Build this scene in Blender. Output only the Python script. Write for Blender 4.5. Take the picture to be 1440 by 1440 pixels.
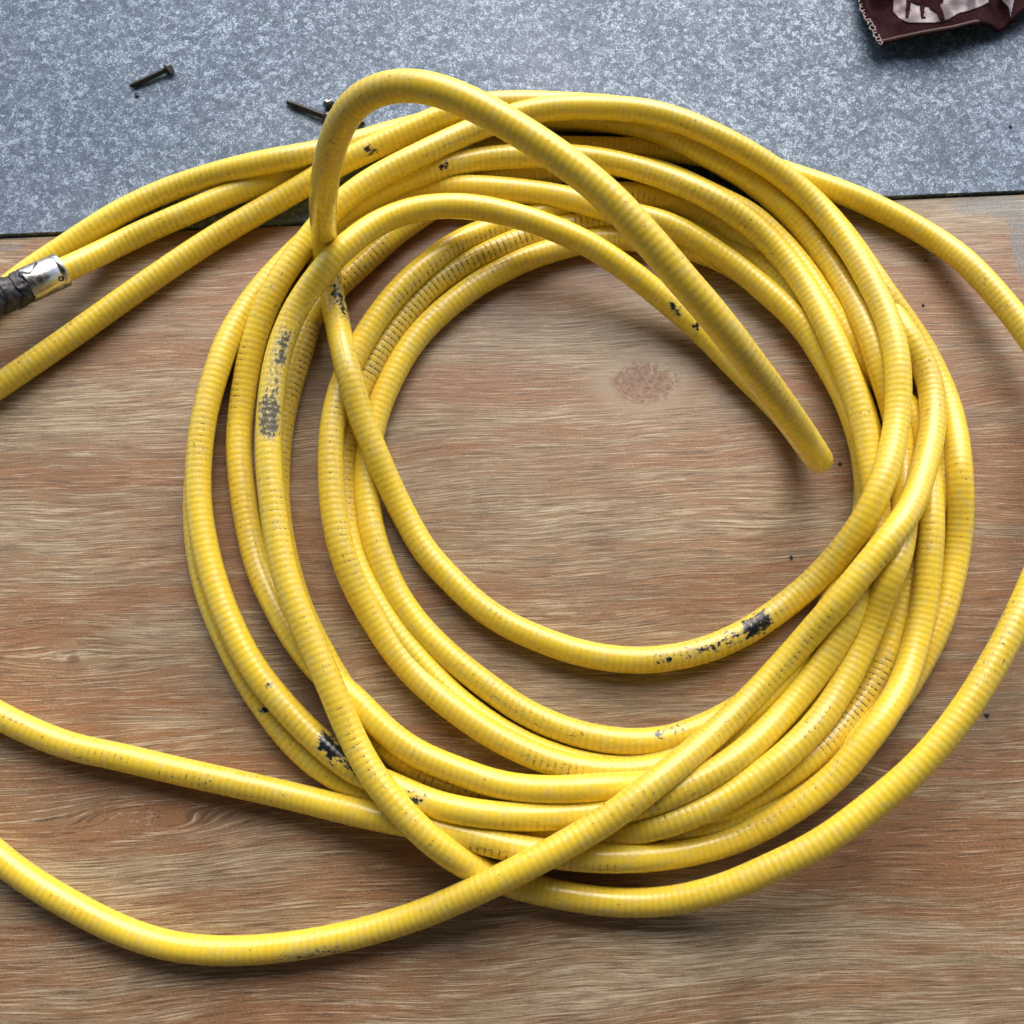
import bpy, bmesh, math, random
import numpy as np
from mathutils import Vector, Matrix

random.seed(7); np.random.seed(7)
for o in list(bpy.data.objects): bpy.data.objects.remove(o)
scn = bpy.context.scene
C = scn.collection

# ------------------------------------------------------------------ camera
TILT = math.radians(16.0)
DIST = 0.85
HT = 0.47                       # tan of the half field of view
H = DIST * math.cos(TILT)
CAM = np.array([0.0, -DIST * math.sin(TILT), H])
cd = bpy.data.cameras.new('camera'); cam = bpy.data.objects.new('camera', cd); C.objects.link(cam)
cam.location = CAM; cam.rotation_euler = (TILT, 0, 0)
cd.sensor_fit = 'HORIZONTAL'; cd.sensor_width = 36; cd.lens = 18 / HT
cd.clip_start = 0.01; cd.clip_end = 100
scn.camera = cam

# ------------------------------------------------------------------ sky, sun, exposure
SUN_EL, SUN_AZ = math.radians(40), math.radians(8)     # azimuth: clockwise from +Y
w = bpy.data.worlds.new('World'); scn.world = w; w.use_nodes = True
nt = w.node_tree; bg = nt.nodes['Background']
sky = nt.nodes.new('ShaderNodeTexSky'); sky.sky_type = 'NISHITA'; sky.sun_disc = False
sky.sun_elevation = SUN_EL; sky.sun_rotation = SUN_AZ
sky.air_density = 1.0; sky.dust_density = 3.0; sky.ozone_density = 1.0
nt.links.new(sky.outputs[0], bg.inputs[0]); bg.inputs[1].default_value = 0.15
sl = bpy.data.lights.new('sun', 'SUN'); sun = bpy.data.objects.new('sun', sl); C.objects.link(sun)
sl.energy = 1.35; sl.angle = math.radians(55); sl.color = (1.0, 0.95, 0.87)
d = Vector((math.sin(SUN_AZ) * math.cos(SUN_EL), math.cos(SUN_AZ) * math.cos(SUN_EL), math.sin(SUN_EL)))
sun.rotation_euler = d.to_track_quat('Z', 'Y').to_euler()
scn.view_settings.view_transform = 'Standard'; scn.view_settings.look = 'None'
scn.view_settings.exposure = 0.78; scn.view_settings.gamma = 1.0
scn.render.engine = 'CYCLES'

# ------------------------------------------------------------------ helpers
ca, sa = math.cos(TILT), math.sin(TILT)
def ray(px, py):
    u = (np.asarray(px, float) - 720) / 720 * HT; v = (720 - np.asarray(py, float)) / 720 * HT
    return np.stack([u, v * ca + sa, v * sa - ca], -1)       # camera axes turned into the world
def at(px, py, z=0.0):
    r = ray(px, py); t = (np.asarray(z, float) - CAM[2]) / r[..., 2]
    return CAM + r * t[..., None]
def to_px(P):
    q = P - CAM
    x = q[..., 0]; y = q[..., 1] * ca + q[..., 2] * sa; z = -(-q[..., 1] * sa + q[..., 2] * ca)
    return np.stack([720 + x / z / HT * 720, 720 - y / z / HT * 720], -1)

def mesh_obj(name, verts, faces, mat=None, parent=None, smooth=True):
    me = bpy.data.meshes.new(name); me.from_pydata([tuple(v) for v in verts], [], faces); me.update()
    if smooth: me.polygons.foreach_set('use_smooth', [True] * len(me.polygons))
    o = bpy.data.objects.new(name, me); C.objects.link(o)
    if mat: me.materials.append(mat)
    if parent: o.parent = parent
    return o
def tag(o, label=None, cat=None, group=None, kind=None):
    if label: o['label'] = label
    if cat: o['category'] = cat
    if group: o['group'] = group
    if kind: o['kind'] = kind
    return o
def empty(name, loc=(0, 0, 0)):
    o = bpy.data.objects.new(name, None); C.objects.link(o); o.location = loc; o.empty_display_size = 0.02
    return o

class NT:
    """small node helper"""
    def __init__(s, name):
        s.m = bpy.data.materials.new(name); s.m.use_nodes = True
        s.t = s.m.node_tree; s.b = s.t.nodes['Principled BSDF']
    def n(s, typ, **kw):
        x = s.t.nodes.new(typ)
        for k, v in kw.items():
            if k.startswith('i_'):
                key = k[2:]; x.inputs[int(key) if key.isdigit() else key].default_value = v
            else: setattr(x, k, v)
        return x
    def l(s, a, b): s.t.links.new(a, b)
    def val(s, x, inp):
        if hasattr(x, 'links') or isinstance(x, bpy.types.NodeSocket): s.l(x, inp)
        else: inp.default_value = x
    def math(s, op, a, b=0.0, c=0.0, clamp=False):
        x = s.n('ShaderNodeMath', operation=op, use_clamp=clamp)
        s.val(a, x.inputs[0]); s.val(b, x.inputs[1])
        if op in ('MULTIPLY_ADD', 'SMOOTH_MIN', 'COMPARE'): s.val(c, x.inputs[2])
        return x.outputs[0]
    def ramp(s, f, lo, hi, a=0.0, b=1.0, smooth=True):
        x = s.n('ShaderNodeMapRange'); x.interpolation_type = 'SMOOTHSTEP' if smooth else 'LINEAR'
        s.val(f, x.inputs[0]); x.inputs[1].default_value = lo; x.inputs[2].default_value = hi
        x.inputs[3].default_value = a; x.inputs[4].default_value = b
        return x.outputs[0]
    def mix(s, f, a, b):
        x = s.n('ShaderNodeMix', data_type='RGBA'); s.val(f, x.inputs[0])
        for v, i in ((a, 6), (b, 7)):
            if isinstance(v, (tuple, list)): x.inputs[i].default_value = (*v[:3], 1)
            else: s.l(v, x.inputs[i])
        return x.outputs[2]
    def noise(s, vec, scale, detail=4, rough=0.55, dist=0.0, dim='3D'):
        x = s.n('ShaderNodeTexNoise', noise_dimensions=dim); s.l(vec, x.inputs['Vector'])
        x.inputs['Scale'].default_value = scale; x.inputs['Detail'].default_value = detail
        x.inputs['Roughness'].default_value = rough; x.inputs['Distortion'].default_value = dist
        return x.outputs[0]
    def scale(s, vec, sc, loc=(0, 0, 0), rot=(0, 0, 0)):
        x = s.n('ShaderNodeMapping'); s.l(vec, x.inputs[0])
        x.inputs[1].default_value = loc; x.inputs[2].default_value = rot; x.inputs[3].default_value = sc
        return x.outputs[0]
    def bump(s, h, strength, dist, normal=None):
        x = s.n('ShaderNodeBump'); x.inputs['Strength'].default_value = strength; x.inputs['Distance'].default_value = dist
        s.val(h, x.inputs['Height'])
        if normal: s.l(normal, x.inputs['Normal'])
        return x.outputs[0]
    def set(s, **kw):
        for k, v in kw.items():
            i = s.b.inputs[k.replace('_', ' ')]
            if isinstance(v, bpy.types.NodeSocket): s.l(v, i)
            elif isinstance(v, tuple): i.default_value = (*v[:3], 1)
            else: i.default_value = v

def srgb(r, g, b):
    f = lambda c: (c / 255 / 12.92) if c <= 10 else ((c / 255 + 0.055) / 1.055) ** 2.4
    return (f(r), f(g), f(b))

# ------------------------------------------------------------------ the two boards
SA, SB = at(0, 334), at(1440, 272)
SEAM_ANG = math.atan2(SB[1] - SA[1], SB[0] - SA[0])

def wood_material():
    m = NT('wood_laminate')
    geo = m.n('ShaderNodeTexCoord').outputs['Object']
    sep = m.n('ShaderNodeSeparateXYZ'); m.l(geo, sep.inputs[0])
    X, Y = sep.outputs[0], sep.outputs[1]
    # knots and cathedral figures bend the grain around them
    warp = 0.0; knotmask = 0.0
    cs, sn = math.cos(-SEAM_ANG), math.sin(-SEAM_ANG)
    for (px, py, sx, sy, amp, kr) in [(103, 928, .060, .022, .011, .006), (235, 1150, .12, .022, .013, 0), 
                                      (1262, 1075, .030, .014, .008, .007), (860, 865, .085, .018, .009, 0), (330, 1010, .07, .02, -.008, 0), (1345, 770, .03, .010, .005, .004)]:
        p = at(px, py); kx, ky = p[0] * cs - p[1] * sn, p[0] * sn + p[1] * cs
        dx = m.math('MULTIPLY', m.math('SUBTRACT', X, kx), 1 / sx); dy = m.math('MULTIPLY', m.math('SUBTRACT', Y, ky), 1 / sy)
        rr = m.math('ADD', m.math('MULTIPLY', dx, dx), m.math('MULTIPLY', dy, dy))
        g = m.math('MULTIPLY', m.math('EXPONENT', m.math('MULTIPLY', rr, -1.0)), amp)
        sgn = m.math('MULTIPLY', m.math('TANH', m.math('MULTIPLY', dy, 1.6)), g)
        warp = m.math('ADD', warp, sgn)
        if kr:
            ddx = m.math('MULTIPLY', m.math('SUBTRACT', X, kx), 1 / (kr * 1.2)); ddy = m.math('MULTIPLY', m.math('SUBTRACT', Y, ky), 1 / kr)
            q = m.math('EXPONENT', m.math('MULTIPLY', m.math('ADD', m.math('MULTIPLY', ddx, ddx), m.math('MULTIPLY', ddy, ddy)), -1.2))
            knotmask = m.math('ADD', knotmask, q)
    lowv = m.scale(geo, (3.5, 9, 1))
    wob = m.math('MULTIPLY', m.math('SUBTRACT', m.noise(lowv, 1.0, 2, .5), .5), 0.034)
    Yw = m.math('SUBTRACT', m.math('ADD', Y, wob), warp)
    cb = m.n('ShaderNodeCombineXYZ'); m.l(X, cb.inputs[0]); m.l(Yw, cb.inputs[1])
    gv = cb.outputs[0]
    band = m.noise(m.scale(gv, (1.8, 11, 1), (0, 3, 0)), 1.0, 5, .62, .5)  # red-brown against grey-olive areas
    band2 = m.noise(m.scale(gv, (7, 80, 1), (3, 9, 0)), 1.0, 4, .65)
    s1 = m.noise(m.scale(gv, (13, 700, 1), (1, 4, 0)), 1.0, 4, .70, .1)  # pale streaks a few centimetres long
    s2 = m.noise(m.scale(gv, (40, 1800, 1), (7, 2, 0)), 1.0, 4, .72, .15)
    s3 = m.noise(m.scale(gv, (24, 900, 1), (17, 12, 0)), 1.0, 4, .70, .15)
    speck = m.noise(m.scale(geo, (520, 800, 1)), 1.0, 2, .6)
    red = srgb(150, 110, 78); grey = srgb(152, 134, 106); light = srgb(212, 198, 172); dark = srgb(92, 70, 53)
    f = m.math('ADD', m.math('MULTIPLY', band, .72), m.math('MULTIPLY', band2, .28))
    zone = m.ramp(f, .42, .60)
    col = m.mix(zone, red, grey)
    s = m.math('ADD', m.math('MULTIPLY', s1, .55), m.math('MULTIPLY', s2, .45))
    streak = m.ramp(m.math('ADD', s, m.math('MULTIPLY', m.math('SUBTRACT', f, .5), .35)), .505, .585)
    col = m.mix(m.math('MULTIPLY', streak, .74), col, light)
    col = m.mix(m.ramp(s3, .49, .40, 0, .74), col, dark)
    col = m.mix(m.ramp(band2, .50, .72, 0, .30), col, dark)
    col = m.mix(m.ramp(speck, .55, .75, 0, .30), col, light)
    col = m.mix(m.ramp(speck, .45, .28, 0, .30), col, dark)
    kn = m.noise(m.scale(geo, (160, 160, 1)), 1.0, 3, .6)
    col = m.mix(m.ramp(m.math('MULTIPLY', knotmask, m.math('ADD', kn, .5)), .35, .9, 0, .7), col, srgb(104, 68, 48))
    # scratchy worn patch inside the coil
    p = at(905, 538); kx, ky = p[0] * cs - p[1] * sn, p[0] * sn + p[1] * cs
    dx = m.math('MULTIPLY', m.math('SUBTRACT', X, kx), 1 / .046); dy = m.math('MULTIPLY', m.math('SUBTRACT', Y, ky), 1 / .031)
    el = m.math('EXPONENT', m.math('MULTIPLY', m.math('ADD', m.math('MULTIPLY', dx, dx), m.math('MULTIPLY', dy, dy)), -.9))
    pn = m.noise(m.scale(geo, (75, 75, 1), (2, 7, 0), (0, 0, .7)), 1.0, 6, .80, 2.5); pn2 = m.noise(m.scale(geo, (260, 260, 1)), 1.0, 3, .7)
    col = m.mix(m.ramp(el, .25, .7, 0, .55), col, srgb(172, 158, 134))
    col = m.mix(m.ramp(m.math('MULTIPLY', el, m.math('ADD', pn, m.math('MULTIPLY', pn2, .25))), .44, .53, 0, .85), col, m.mix(m.ramp(pn2, .4, .6), srgb(112, 76, 60), srgb(150, 116, 92)))
    # grey zinc-coloured residue along the right end of the seam
    res = 0.0
    for (px, py, sx, sy) in [(1385, 290, .035, .011), (1436, 350, .010, .040), (15, 348, .012, .004)]:
        p = at(px, py); kx, ky = p[0] * cs - p[1] * sn, p[0] * sn + p[1] * cs
        dx = m.math('MULTIPLY', m.math('SUBTRACT', X, kx), 1 / sx); dy = m.math('MULTIPLY', m.math('SUBTRACT', Y, ky), 1 / sy)
        res = m.math('ADD', res, m.math('EXPONENT', m.math('MULTIPLY', m.math('ADD', m.math('MULTIPLY', dx, dx), m.math('MULTIPLY', dy, dy)), -1.0)))
    rn = m.noise(m.scale(geo, (110, 200, 1)), 1.0, 4, .6)
    col = m.mix(m.ramp(m.math('MULTIPLY', res, m.math('ADD', rn, .35)), .30, .62, 0, .62), col, m.mix(m.ramp(speck, .4, .65), srgb(98, 108, 114), srgb(138, 148, 154)))
    # worn patch near the middle
    grime = m.noise(m.scale(geo, (9, 9, 1), (4, 4, 0)), 1.0, 5, .6)
    col = m.mix(m.ramp(grime, .42, .72, 0, .34), col, srgb(94, 74, 58))
    m.set(Base_Color=col, Roughness=m.ramp(s, .3, .7, .46, .36), Specular_IOR_Level=.5)
    m.set(Normal=m.bump(s, .4, .0004))
    return m.m

def zinc_material():
    m = NT('galvanised_steel')
    geo = m.n('ShaderNodeTexCoord').outputs['Object']
    n0 = m.noise(geo, 330, 2, .6, 2.0)
    n1 = m.noise(m.scale(geo, (1, 1, 1), (5, 2, 0)), 260, 3, .64, 2.2)
    n2 = m.noise(geo, 22, 4, .6)
    n3 = m.noise(geo, 3.5, 3, .5)
    v = m.n('ShaderNodeTexVoronoi', feature='F1'); m.l(m.scale(geo, (1, 1, 1)), v.inputs['Vector']); v.inputs['Scale'].default_value = 210
    vs = m.n('ShaderNodeSeparateColor'); m.l(v.outputs['Color'], vs.inputs[0])
    f = m.math('ADD', m.math('ADD', m.math('MULTIPLY', n0, .42), m.math('MULTIPLY', n1, .50)), m.math('MULTIPLY', vs.outputs[0], .10))
    f = m.math('ADD', f, m.math('MULTIPLY', m.math('SUBTRACT', n2, .5), .08))
    col = m.mix(m.ramp(f, .47, .54), srgb(78, 93, 109), srgb(100, 116, 133))
    col = m.mix(m.ramp(f, .535, .62), col, srgb(152, 168, 184))
    col = m.mix(m.ramp(f, .44, .34, 0, .6), col, srgb(54, 68, 88))
    col = m.mix(m.ramp(n3, .4, .7, 0, .18), col, srgb(150, 150, 170))
    p0, p1 = at(905, 100, .003), at(990, 165, .003)       # one scratch in the zinc
    sp = m.n('ShaderNodeSeparateXYZ'); pos = m.n('ShaderNodeNewGeometry').outputs['Position']; m.l(pos, sp.inputs[0])
    dx, dy = p1[0] - p0[0], p1[1] - p0[1]; L = math.hypot(dx, dy)
    dist = m.math('ABSOLUTE', m.math('ADD', m.math('MULTIPLY', m.math('SUBTRACT', sp.outputs[0], p0[0]), dy / L), m.math('MULTIPLY', m.math('SUBTRACT', sp.outputs[1], p0[1]), -dx / L)))
    al = m.math('ADD', m.math('MULTIPLY', m.math('SUBTRACT', sp.outputs[0], p0[0]), dx / L / L), m.math('MULTIPLY', m.math('SUBTRACT', sp.outputs[1], p0[1]), dy / L / L))
    inr = m.math('MULTIPLY', m.ramp(al, -.02, .06), m.ramp(al, 1.02, .9))
    scr = m.math('MULTIPLY', m.ramp(dist, .0009, .0002), inr)
    col = m.mix(m.math('MULTIPLY', scr, .3), col, srgb(215, 224, 235))
    m.set(Base_Color=col, Metallic=.25, Roughness=m.ramp(f, .4, .6, .60, .50), Specular_IOR_Level=.3)
    m.set(Normal=m.bump(f, .25, .0003))
    return m.m

PLATE_Z = 0.003
def board(name, mat, y0, y1, z0, z1, bev):
    """slab in the seam's own frame: x along the seam, y across it"""
    bm = bmesh.new(); bmesh.ops.create_cube(bm, size=1)
    for v in bm.verts:
        v.co.x *= 6; v.co.y = y0 if v.co.y < 0 else y1; v.co.z = z0 if v.co.z < 0 else z1
    bmesh.ops.bevel(bm, geom=[e for e in bm.edges], offset=bev, segments=2, affect='EDGES')
    me = bpy.data.meshes.new(name); bm.to_mesh(me); bm.free(); me.materials.append(mat)
    o = bpy.data.objects.new(name, me); C.objects.link(o); o.rotation_euler = (0, 0, SEAM_ANG)
    tag(o, kind='structure'); return o
seam_y = SA[1] * math.cos(SEAM_ANG) - SA[0] * math.sin(SEAM_ANG)
board('wood_floor', wood_material(), -3, seam_y - .0008, -.02, 0.0, .0006)
board('metal_floor', zinc_material(), seam_y + .0012, 3, -.02, PLATE_Z, .0003)
board('ground', (lambda m: (m.set(Base_Color=(.05, .045, .04), Roughness=.9), m.m)[1])(NT('dark_subfloor')), -3, 3, -.06, -.0204, .001)
def slab(name, x0, x1, y0, y1, z0, z1, mat):
    vs = [(x, y, z) for z in (z0, z1) for y in (y0, y1) for x in (x0, x1)]
    o = mesh_obj(name, vs, [(0, 2, 3, 1), (4, 5, 7, 6), (0, 1, 5, 4), (2, 6, 7, 3), (0, 4, 6, 2), (1, 3, 7, 5)], mat, smooth=False)
    return tag(o, kind='structure')
pm = (lambda m: (m.set(Base_Color=(.20, .18, .15), Roughness=.9), m.m)[1])(NT('shade_slab_matte'))  # matte surface of the two unseen slabs added for shade
slab('added_shade_roof', -5, 5, -1.7, 1.1, 2.30, 2.36, pm)  # added overhead slab out of view, keeps sky light off the coil
slab('added_shade_wall', -5, 5, -1.76, -1.702, 0.0, 2.36, pm)  # added upright slab behind the camera, darkens the near sides
def floor_z(x, y):
    yy = y * math.cos(SEAM_ANG) - x * math.sin(SEAM_ANG)
    return np.clip((yy - seam_y + .012) / .012, 0, 1) * PLATE_Z

# ------------------------------------------------------------------ the hose, one continuous run
# control points: (px, py)  strands follow each other from the metal fitting to the hidden tail.
# every block: level (what lies over what), ghost factor, points; a point may carry its own height in metres
R = 0.0100
PASS, GRAV = 4, .0002
RUN = [
 # TL2: out of the ferrule, under the outer crossings, N
 (2.0, 1, [(-60,448,.040),(20,411,.038),(60,393,.033),(90,380,.028),(133,360,.017),(200,327),(267,298),(333,270),(400,250),(440,237)]),
 (2.0, .6, [(500,215),(560,196),(610,181),(660,172),(720,167),(800,168),(870,173),(930,188),(985,214),(1030,240),(1070,262),(1110,288),(1150,320),(1185,358),(1218,398),(1246,430)]),
 (5.5, 1, [(1267,458),(1283,483),(1298,510),(1308,536),(1312,567)]),
 (9.5, 1, [(1312,598),(1306,635),(1298,662),(1285,706),(1262,744),(1235,777),(1208,810),(1179,846),(1148,881),(1121,912),(1087,950),(1053,986),(1017,1020),(975,1058),(939,1087),(897,1121),(850,1155),(798,1186),(746,1215),(694,1241),(642,1265),(600,1283),(529,1306),(467,1321),(383,1334),(300,1337),(233,1329),(167,1307),(100,1273),(40,1237),(0,1207)]),
 (3.0, 1, [(-60,1150),(-130,1060),(-175,940),(-190,800),(-170,660),(-120,540)]),
 (1.0, .7, [(-60,468),(-12,424)]),
 # TL1 -> C -> Y -> Q -> J -> S1a -> f -> CC
 (1.5, .8, [(37,384)]),
 (4.0, 1, [(97,344),(160,303),(233,268),(300,246),(367,229),(440,216)]),
 (4.0, 1, [(503,201),(567,182),(622,170),(665,164),(720,162),(783,163),(833,166),(883,173),(925,184),(960,199)]),
 (5.6, 1, [(997,219),(1029,236),(1058,256),(1087,279),(1120,310),(1145,342),(1168,373),(1190,406),(1210,442),(1226,481),(1240,525),(1254,567),(1263,605),(1269,640),(1272,690),(1271,742),(1262,790)]),
 (5.0, 1, [(1240,838),(1215,905),(1185,965),(1150,1017),(1090,1075),(1048,1104),(1000,1133),(954,1152),(912,1165),(860,1172),(800,1176),(746,1176)]),
 (3.0, 1, [(690,1168),(620,1155),(560,1134),(504,1107),(465,1088),(425,1057),(384,1009),(352,962),(322,905),(298,850),(284,800),(276,740),(277,680),(282,620),(294,560),(314,500)]),
 (3.5, .7, [(345,440),(385,392),(430,350),(470,318),(510,294)]),
 (4.6, 1, [(566,273),(607,266),(660,263),(708,266),(762,272),(808,281),(853,294),(890,303)]),
 (4.6, 1, [(929,311),(971,331),(1002,352),(1039,377),(1068,402),(1102,431),(1133,464),(1156,500),(1176,533),(1194,570),(1207,607),(1216,645),(1221,700),(1222,745),(1216,790)]),
 (5.2, 1, [(1203,850),(1174,908),(1150,945),(1110,995),(1069,1038),(1027,1073),(985,1098),(944,1118),(900,1133),(850,1142),(798,1147),(746,1149),(694,1147),(642,1139),(600,1128),(558,1108)]),
 # S1b -> d -> AA -> RA2 -> P'' -> G
 (4.6, 1, [(500,1084),(465,1057),(427,1023),(392,985),(360,945),(328,887),(303,824),(289,772),(280,720),(278,680),(281,627),(289,575),(302,530),(319,480)]),
 (5.0, 1, [(350,428),(385,385),(425,345),(462,312),(500,287)]),
 (5.4, 1, [(537,270),(576,250),(618,236),(670,225),(720,220),(770,219),(815,221),(846,225),(887,234),(929,247),(971,264),(1000,278),(1029,296),(1060,320),(1085,344),(1110,373),(1134,406),(1157,447),(1176,487),(1192,525),(1206,567),(1217,608),(1224,650),(1232,700),(1235,745),(1232,790)]),
 (4.4, 1, [(1222,838),(1203,880),(1176,930)]),
 (3.0, .5, [(1130,985),(1080,1035),(1020,1070),(970,1090),(915,1103)]),
 (6.0, 1, [(860,1106),(819,1109),(777,1111),(735,1109),(690,1101),(650,1086),(615,1073),(579,1056),(544,1030),(517,1003),(490,975)]),
 # S2 -> b -> B -> M right -> M bottom -> M left -> raised loop -> K
 (6.0, 1, [(456,950),(431,920),(401,877),(385,845),(368,813),(351,752),(340,687),(335,624),(337,590),(341,560),(350,506),(360,468),(373,433),(392,395),(417,358),(445,322),(472,292)]),
 (6.2, 1, [(503,266),(545,240),(587,219),(628,199),(663,184),(700,170),(744,157),(799,151),(860,152),(900,155),(940,164),(971,175),(1000,188),(1043,210),(1095,243),(1137,278),(1172,317),(1202,358),(1226,402)]),
 (7.5, 1, [(1245,440),(1256,473),(1262,504),(1264,546),(1262,588),(1257,621),(1249,655),(1238,684),(1222,720),(1200,754),(1177,783),(1152,810),(1125,835),(1095,858),(1061,882),(1025,901),(990,915),(945,925),(906,929),(850,925),(800,914),(760,899),(710,877),(667,847),(627,808),(598,776),(574,735),(548,683),(522,622),(506,582),(495,543),(486,510),(477,468),(469,427,.018),(465,400,.020)]),
 (7.5, 1, [(461,376,.018),(457,350,.032),(455,322,.066),(454,300,.100),(455,272,.140),(459,240,.172),(466,207,.194),(475,182,.208),(487,158,.220),(503,140,.230),(528,126,.238),(560,119,.244),(590,120,.247),(622,128,.248),(663,145,.247),(705,168,.246),(750,196,.244),(794,226,.242),(833,256,.240),(867,287,.237),(900,323,.233),(929,356,.228),(960,394,.222),(994,432,.213),(1025,471,.202),(1055,511,.186),(1083,548,.166),(1106,580,.145),(1126,608,.122),(1141,630,.098),(1151,645,.074),(1153,648,.050),(1146,641,.030),(1132,622,.017),(1114,598,.011),(1082,562,.01),(1046,528,.01),(1009,489,.012),(979,459,.015),(940,426,.02)]),
 (8.5, 1, [(904,396,.03),(865,367,.038),(825,342,.045),(783,323,.05),(742,308,.05),(700,297,.05),(670,291,.05),(628,289,.05),(587,293,.05),(549,305,.05),(518,321,.052),(489,344,.055),(462,370,.058),(437,402,.05),(416,434,.045),(400,470,.045),(388,510,.045),(381,560,.045),(377,624,.045),(381,687,.045),(389,749,.045),(404,820,.045),(419,858,.045),(434,893,.042),(450,930,.039),(468,972,.036),(488,1021,.033),(508,1063,.031),(533,1103,.030),(569,1146,.029),(600,1177,.027),(637,1205,.024),(673,1225,.018)]),
 (5.0, 1, [(720,1243),(767,1254),(808,1262),(850,1268),(906,1270),(950,1266,.015),(992,1257,.022),(1040,1241,.03),(1078,1223,.035),(1125,1202,.04),(1169,1176,.045),(1229,1131,.05),(1294,1075,.06),(1350,1008,.065),(1393,941,.065),(1432,868,.065),(1470,778,.06),(1500,690,.055),(1506,600,.045),(1480,522,.035),(1441,464,.03),(1400,412,.025),(1351,362,.02),(1293,323),(1260,305),(1210,281)]),
 # TR -> Z -> c -> ribbed strand -> S3b -> G' -> T -> BB
 (2.4, 1, [(1160,262),(1120,249),(1080,236),(1022,223),(980,216),(930,211),(880,210),(830,209),(780,208),(740,207),(700,207),(665,208),(630,214),(600,226)]),
 (2.4, .5, [(568,243),(530,268),(496,300),(469,335),(450,375),(440,415)]),
 (3.2, 1, [(431,466),(419,508),(406,550),(396,593),(390,650),(389,697),(392,735),(400,780),(413,830),(430,875),(451,916),(472,955),(496,989)]),
 (3.0, 1, [(524,1025),(560,1064),(600,1090),(642,1104),(694,1117),(746,1124),(820,1132),(890,1141),(950,1147)]),
 (3.6, 1, [(1011,1142),(1054,1120),(1101,1093),(1141,1064),(1171,1037),(1197,1005),(1220,975),(1241,938),(1256,895),(1270,850),(1283,804),(1298,755),(1316,705),(1328,660)]),
 (1.5, .15, [(1322,618),(1300,594),(1266,563),(1238,537),(1212,503),(1186,466),(1158,426),(1130,392),(1098,364),(1060,343)]),
 (3.0, 1, [(1022,319),(991,302),(960,287),(929,277),(890,272)]),
 (2.0, .6, [(840,276),(790,292),(730,310)]),
 # I1 -> S4 -> H4
 (3.0, 1, [(680,325),(645,340),(607,366),(566,403),(530,447),(507,485),(488,522),(475,560),(467,600),(465,645),(466,687),(470,728),(480,773),(497,820),(520,862),(545,902),(575,941),(606,971),(643,1000),(683,1028),(725,1051),(767,1069),(808,1081),(860,1086)]),
 (1.5, .3, [(920,1082),(980,1062),(1040,1020),(1100,960),(1150,895),(1190,820),(1222,740),(1228,650),(1212,570),(1175,490),(1120,420),(1060,362)]),
 # I2
 (1.6, 1, [(1004,338),(950,320),(900,310),(835,312),(790,319),(752,329),(720,341),(670,364),(628,387),(597,412),(566,448),(537,490),(514,530),(496,572),(486,614),(482,666),(483,707),(489,749),(503,797)]),
 (1.5, .5, [(528,845),(556,890),(590,930),(628,972),(668,1005),(715,1036),(767,1060),(830,1078)]),
 (1.5, .3, [(900,1082),(980,1052),(1040,1010),(1100,950),(1150,885),(1190,810),(1215,740),(1218,650),(1200,580),(1160,500),(1105,430),(1050,386),(1000,358)]),
 # I3 -> S5 -> H5
 (2.4, 1, [(940,343),(900,337),(867,335),(825,339),(783,350),(742,363),(700,384),(680,394),(639,423),(603,455),(574,490),(554,525),(537,562),(524,602),(517,645),(515,680),(518,718),(525,757),(537,790),(549,820),(566,850),(590,882),(628,920),(677,959),(735,1000),(787,1024),(840,1039),(892,1044),(940,1040)]),
 (1.4, .3, [(1000,1018),(1050,990),(1100,945),(1145,890)]),
]
# the outer run that comes in bottom left, and leaves top left over the others (the rest of the same hose, tucked out of frame)
RUN2 = [
 (3.0, 1, [(470,232)]),
]
RUN_B = [
 # e -> X -> R -> BL1, out of the frame on the left and back as TL3 -> A -> S -> U
 (1.5, .1, [(388,585),(397,545),(412,500),(430,458),(452,426),(474,404)]),
 (3.8, 1, [(503,377),(535,347),(562,324),(590,304)]),
 (3.0, .5, [(622,283)]),
 (3.4, 1, [(655,262),(700,250),(750,245),(800,239),(850,234),(900,235),(953,252),(1015,282),(1053,300),(1085,328),(1111,355),(1136,387),(1160,425),(1186,465),(1212,502),(1238,535),(1262,560),(1282,582),(1296,612)]),
 (5.0, 1, [(1303,650),(1309,700),(1309,762),(1305,804),(1300,850),(1293,887),(1284,921),(1272,958),(1255,990),(1237,1017),(1215,1045),(1188,1079),(1153,1111),(1100,1147),(1038,1179),(975,1197),(912,1206),(871,1208),(820,1206),(735,1195),(683,1183),(631,1169),(580,1158),(527,1148),(475,1136),(412,1120),(350,1106),(300,1095),(233,1080),(167,1064),(100,1050),(50,1031),(0,1007)]),
 (3.0, 1, [(-60,970),(-115,910),(-145,820),(-140,720),(-105,640),(-60,588)]),
 (5.0, 1, [(-20,555),(20,528),(100,473),(200,402),(300,335),(400,277),(437,255),(472,233),(503,218),(540,201),(580,182),(622,163),(660,151),(700,145)]),
 (4.6, .8, [(760,145),(800,147),(850,150),(900,157),(950,173),(1000,192),(1050,216),(1100,247),(1140,279),(1180,322),(1212,365)]),
 (3.6, 1, [(1240,407),(1266,443),(1293,482),(1313,520),(1329,556),(1341,597),(1348,643),(1351,692),(1351,730),(1347,770),(1339,812),(1325,866),(1309,905),(1285,948),(1262,983),(1230,1018),(1196,1052),(1150,1090),(1108,1118)]),
 (2.0, .5, [(1050,1142),(990,1160),(930,1170)]),
]

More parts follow.
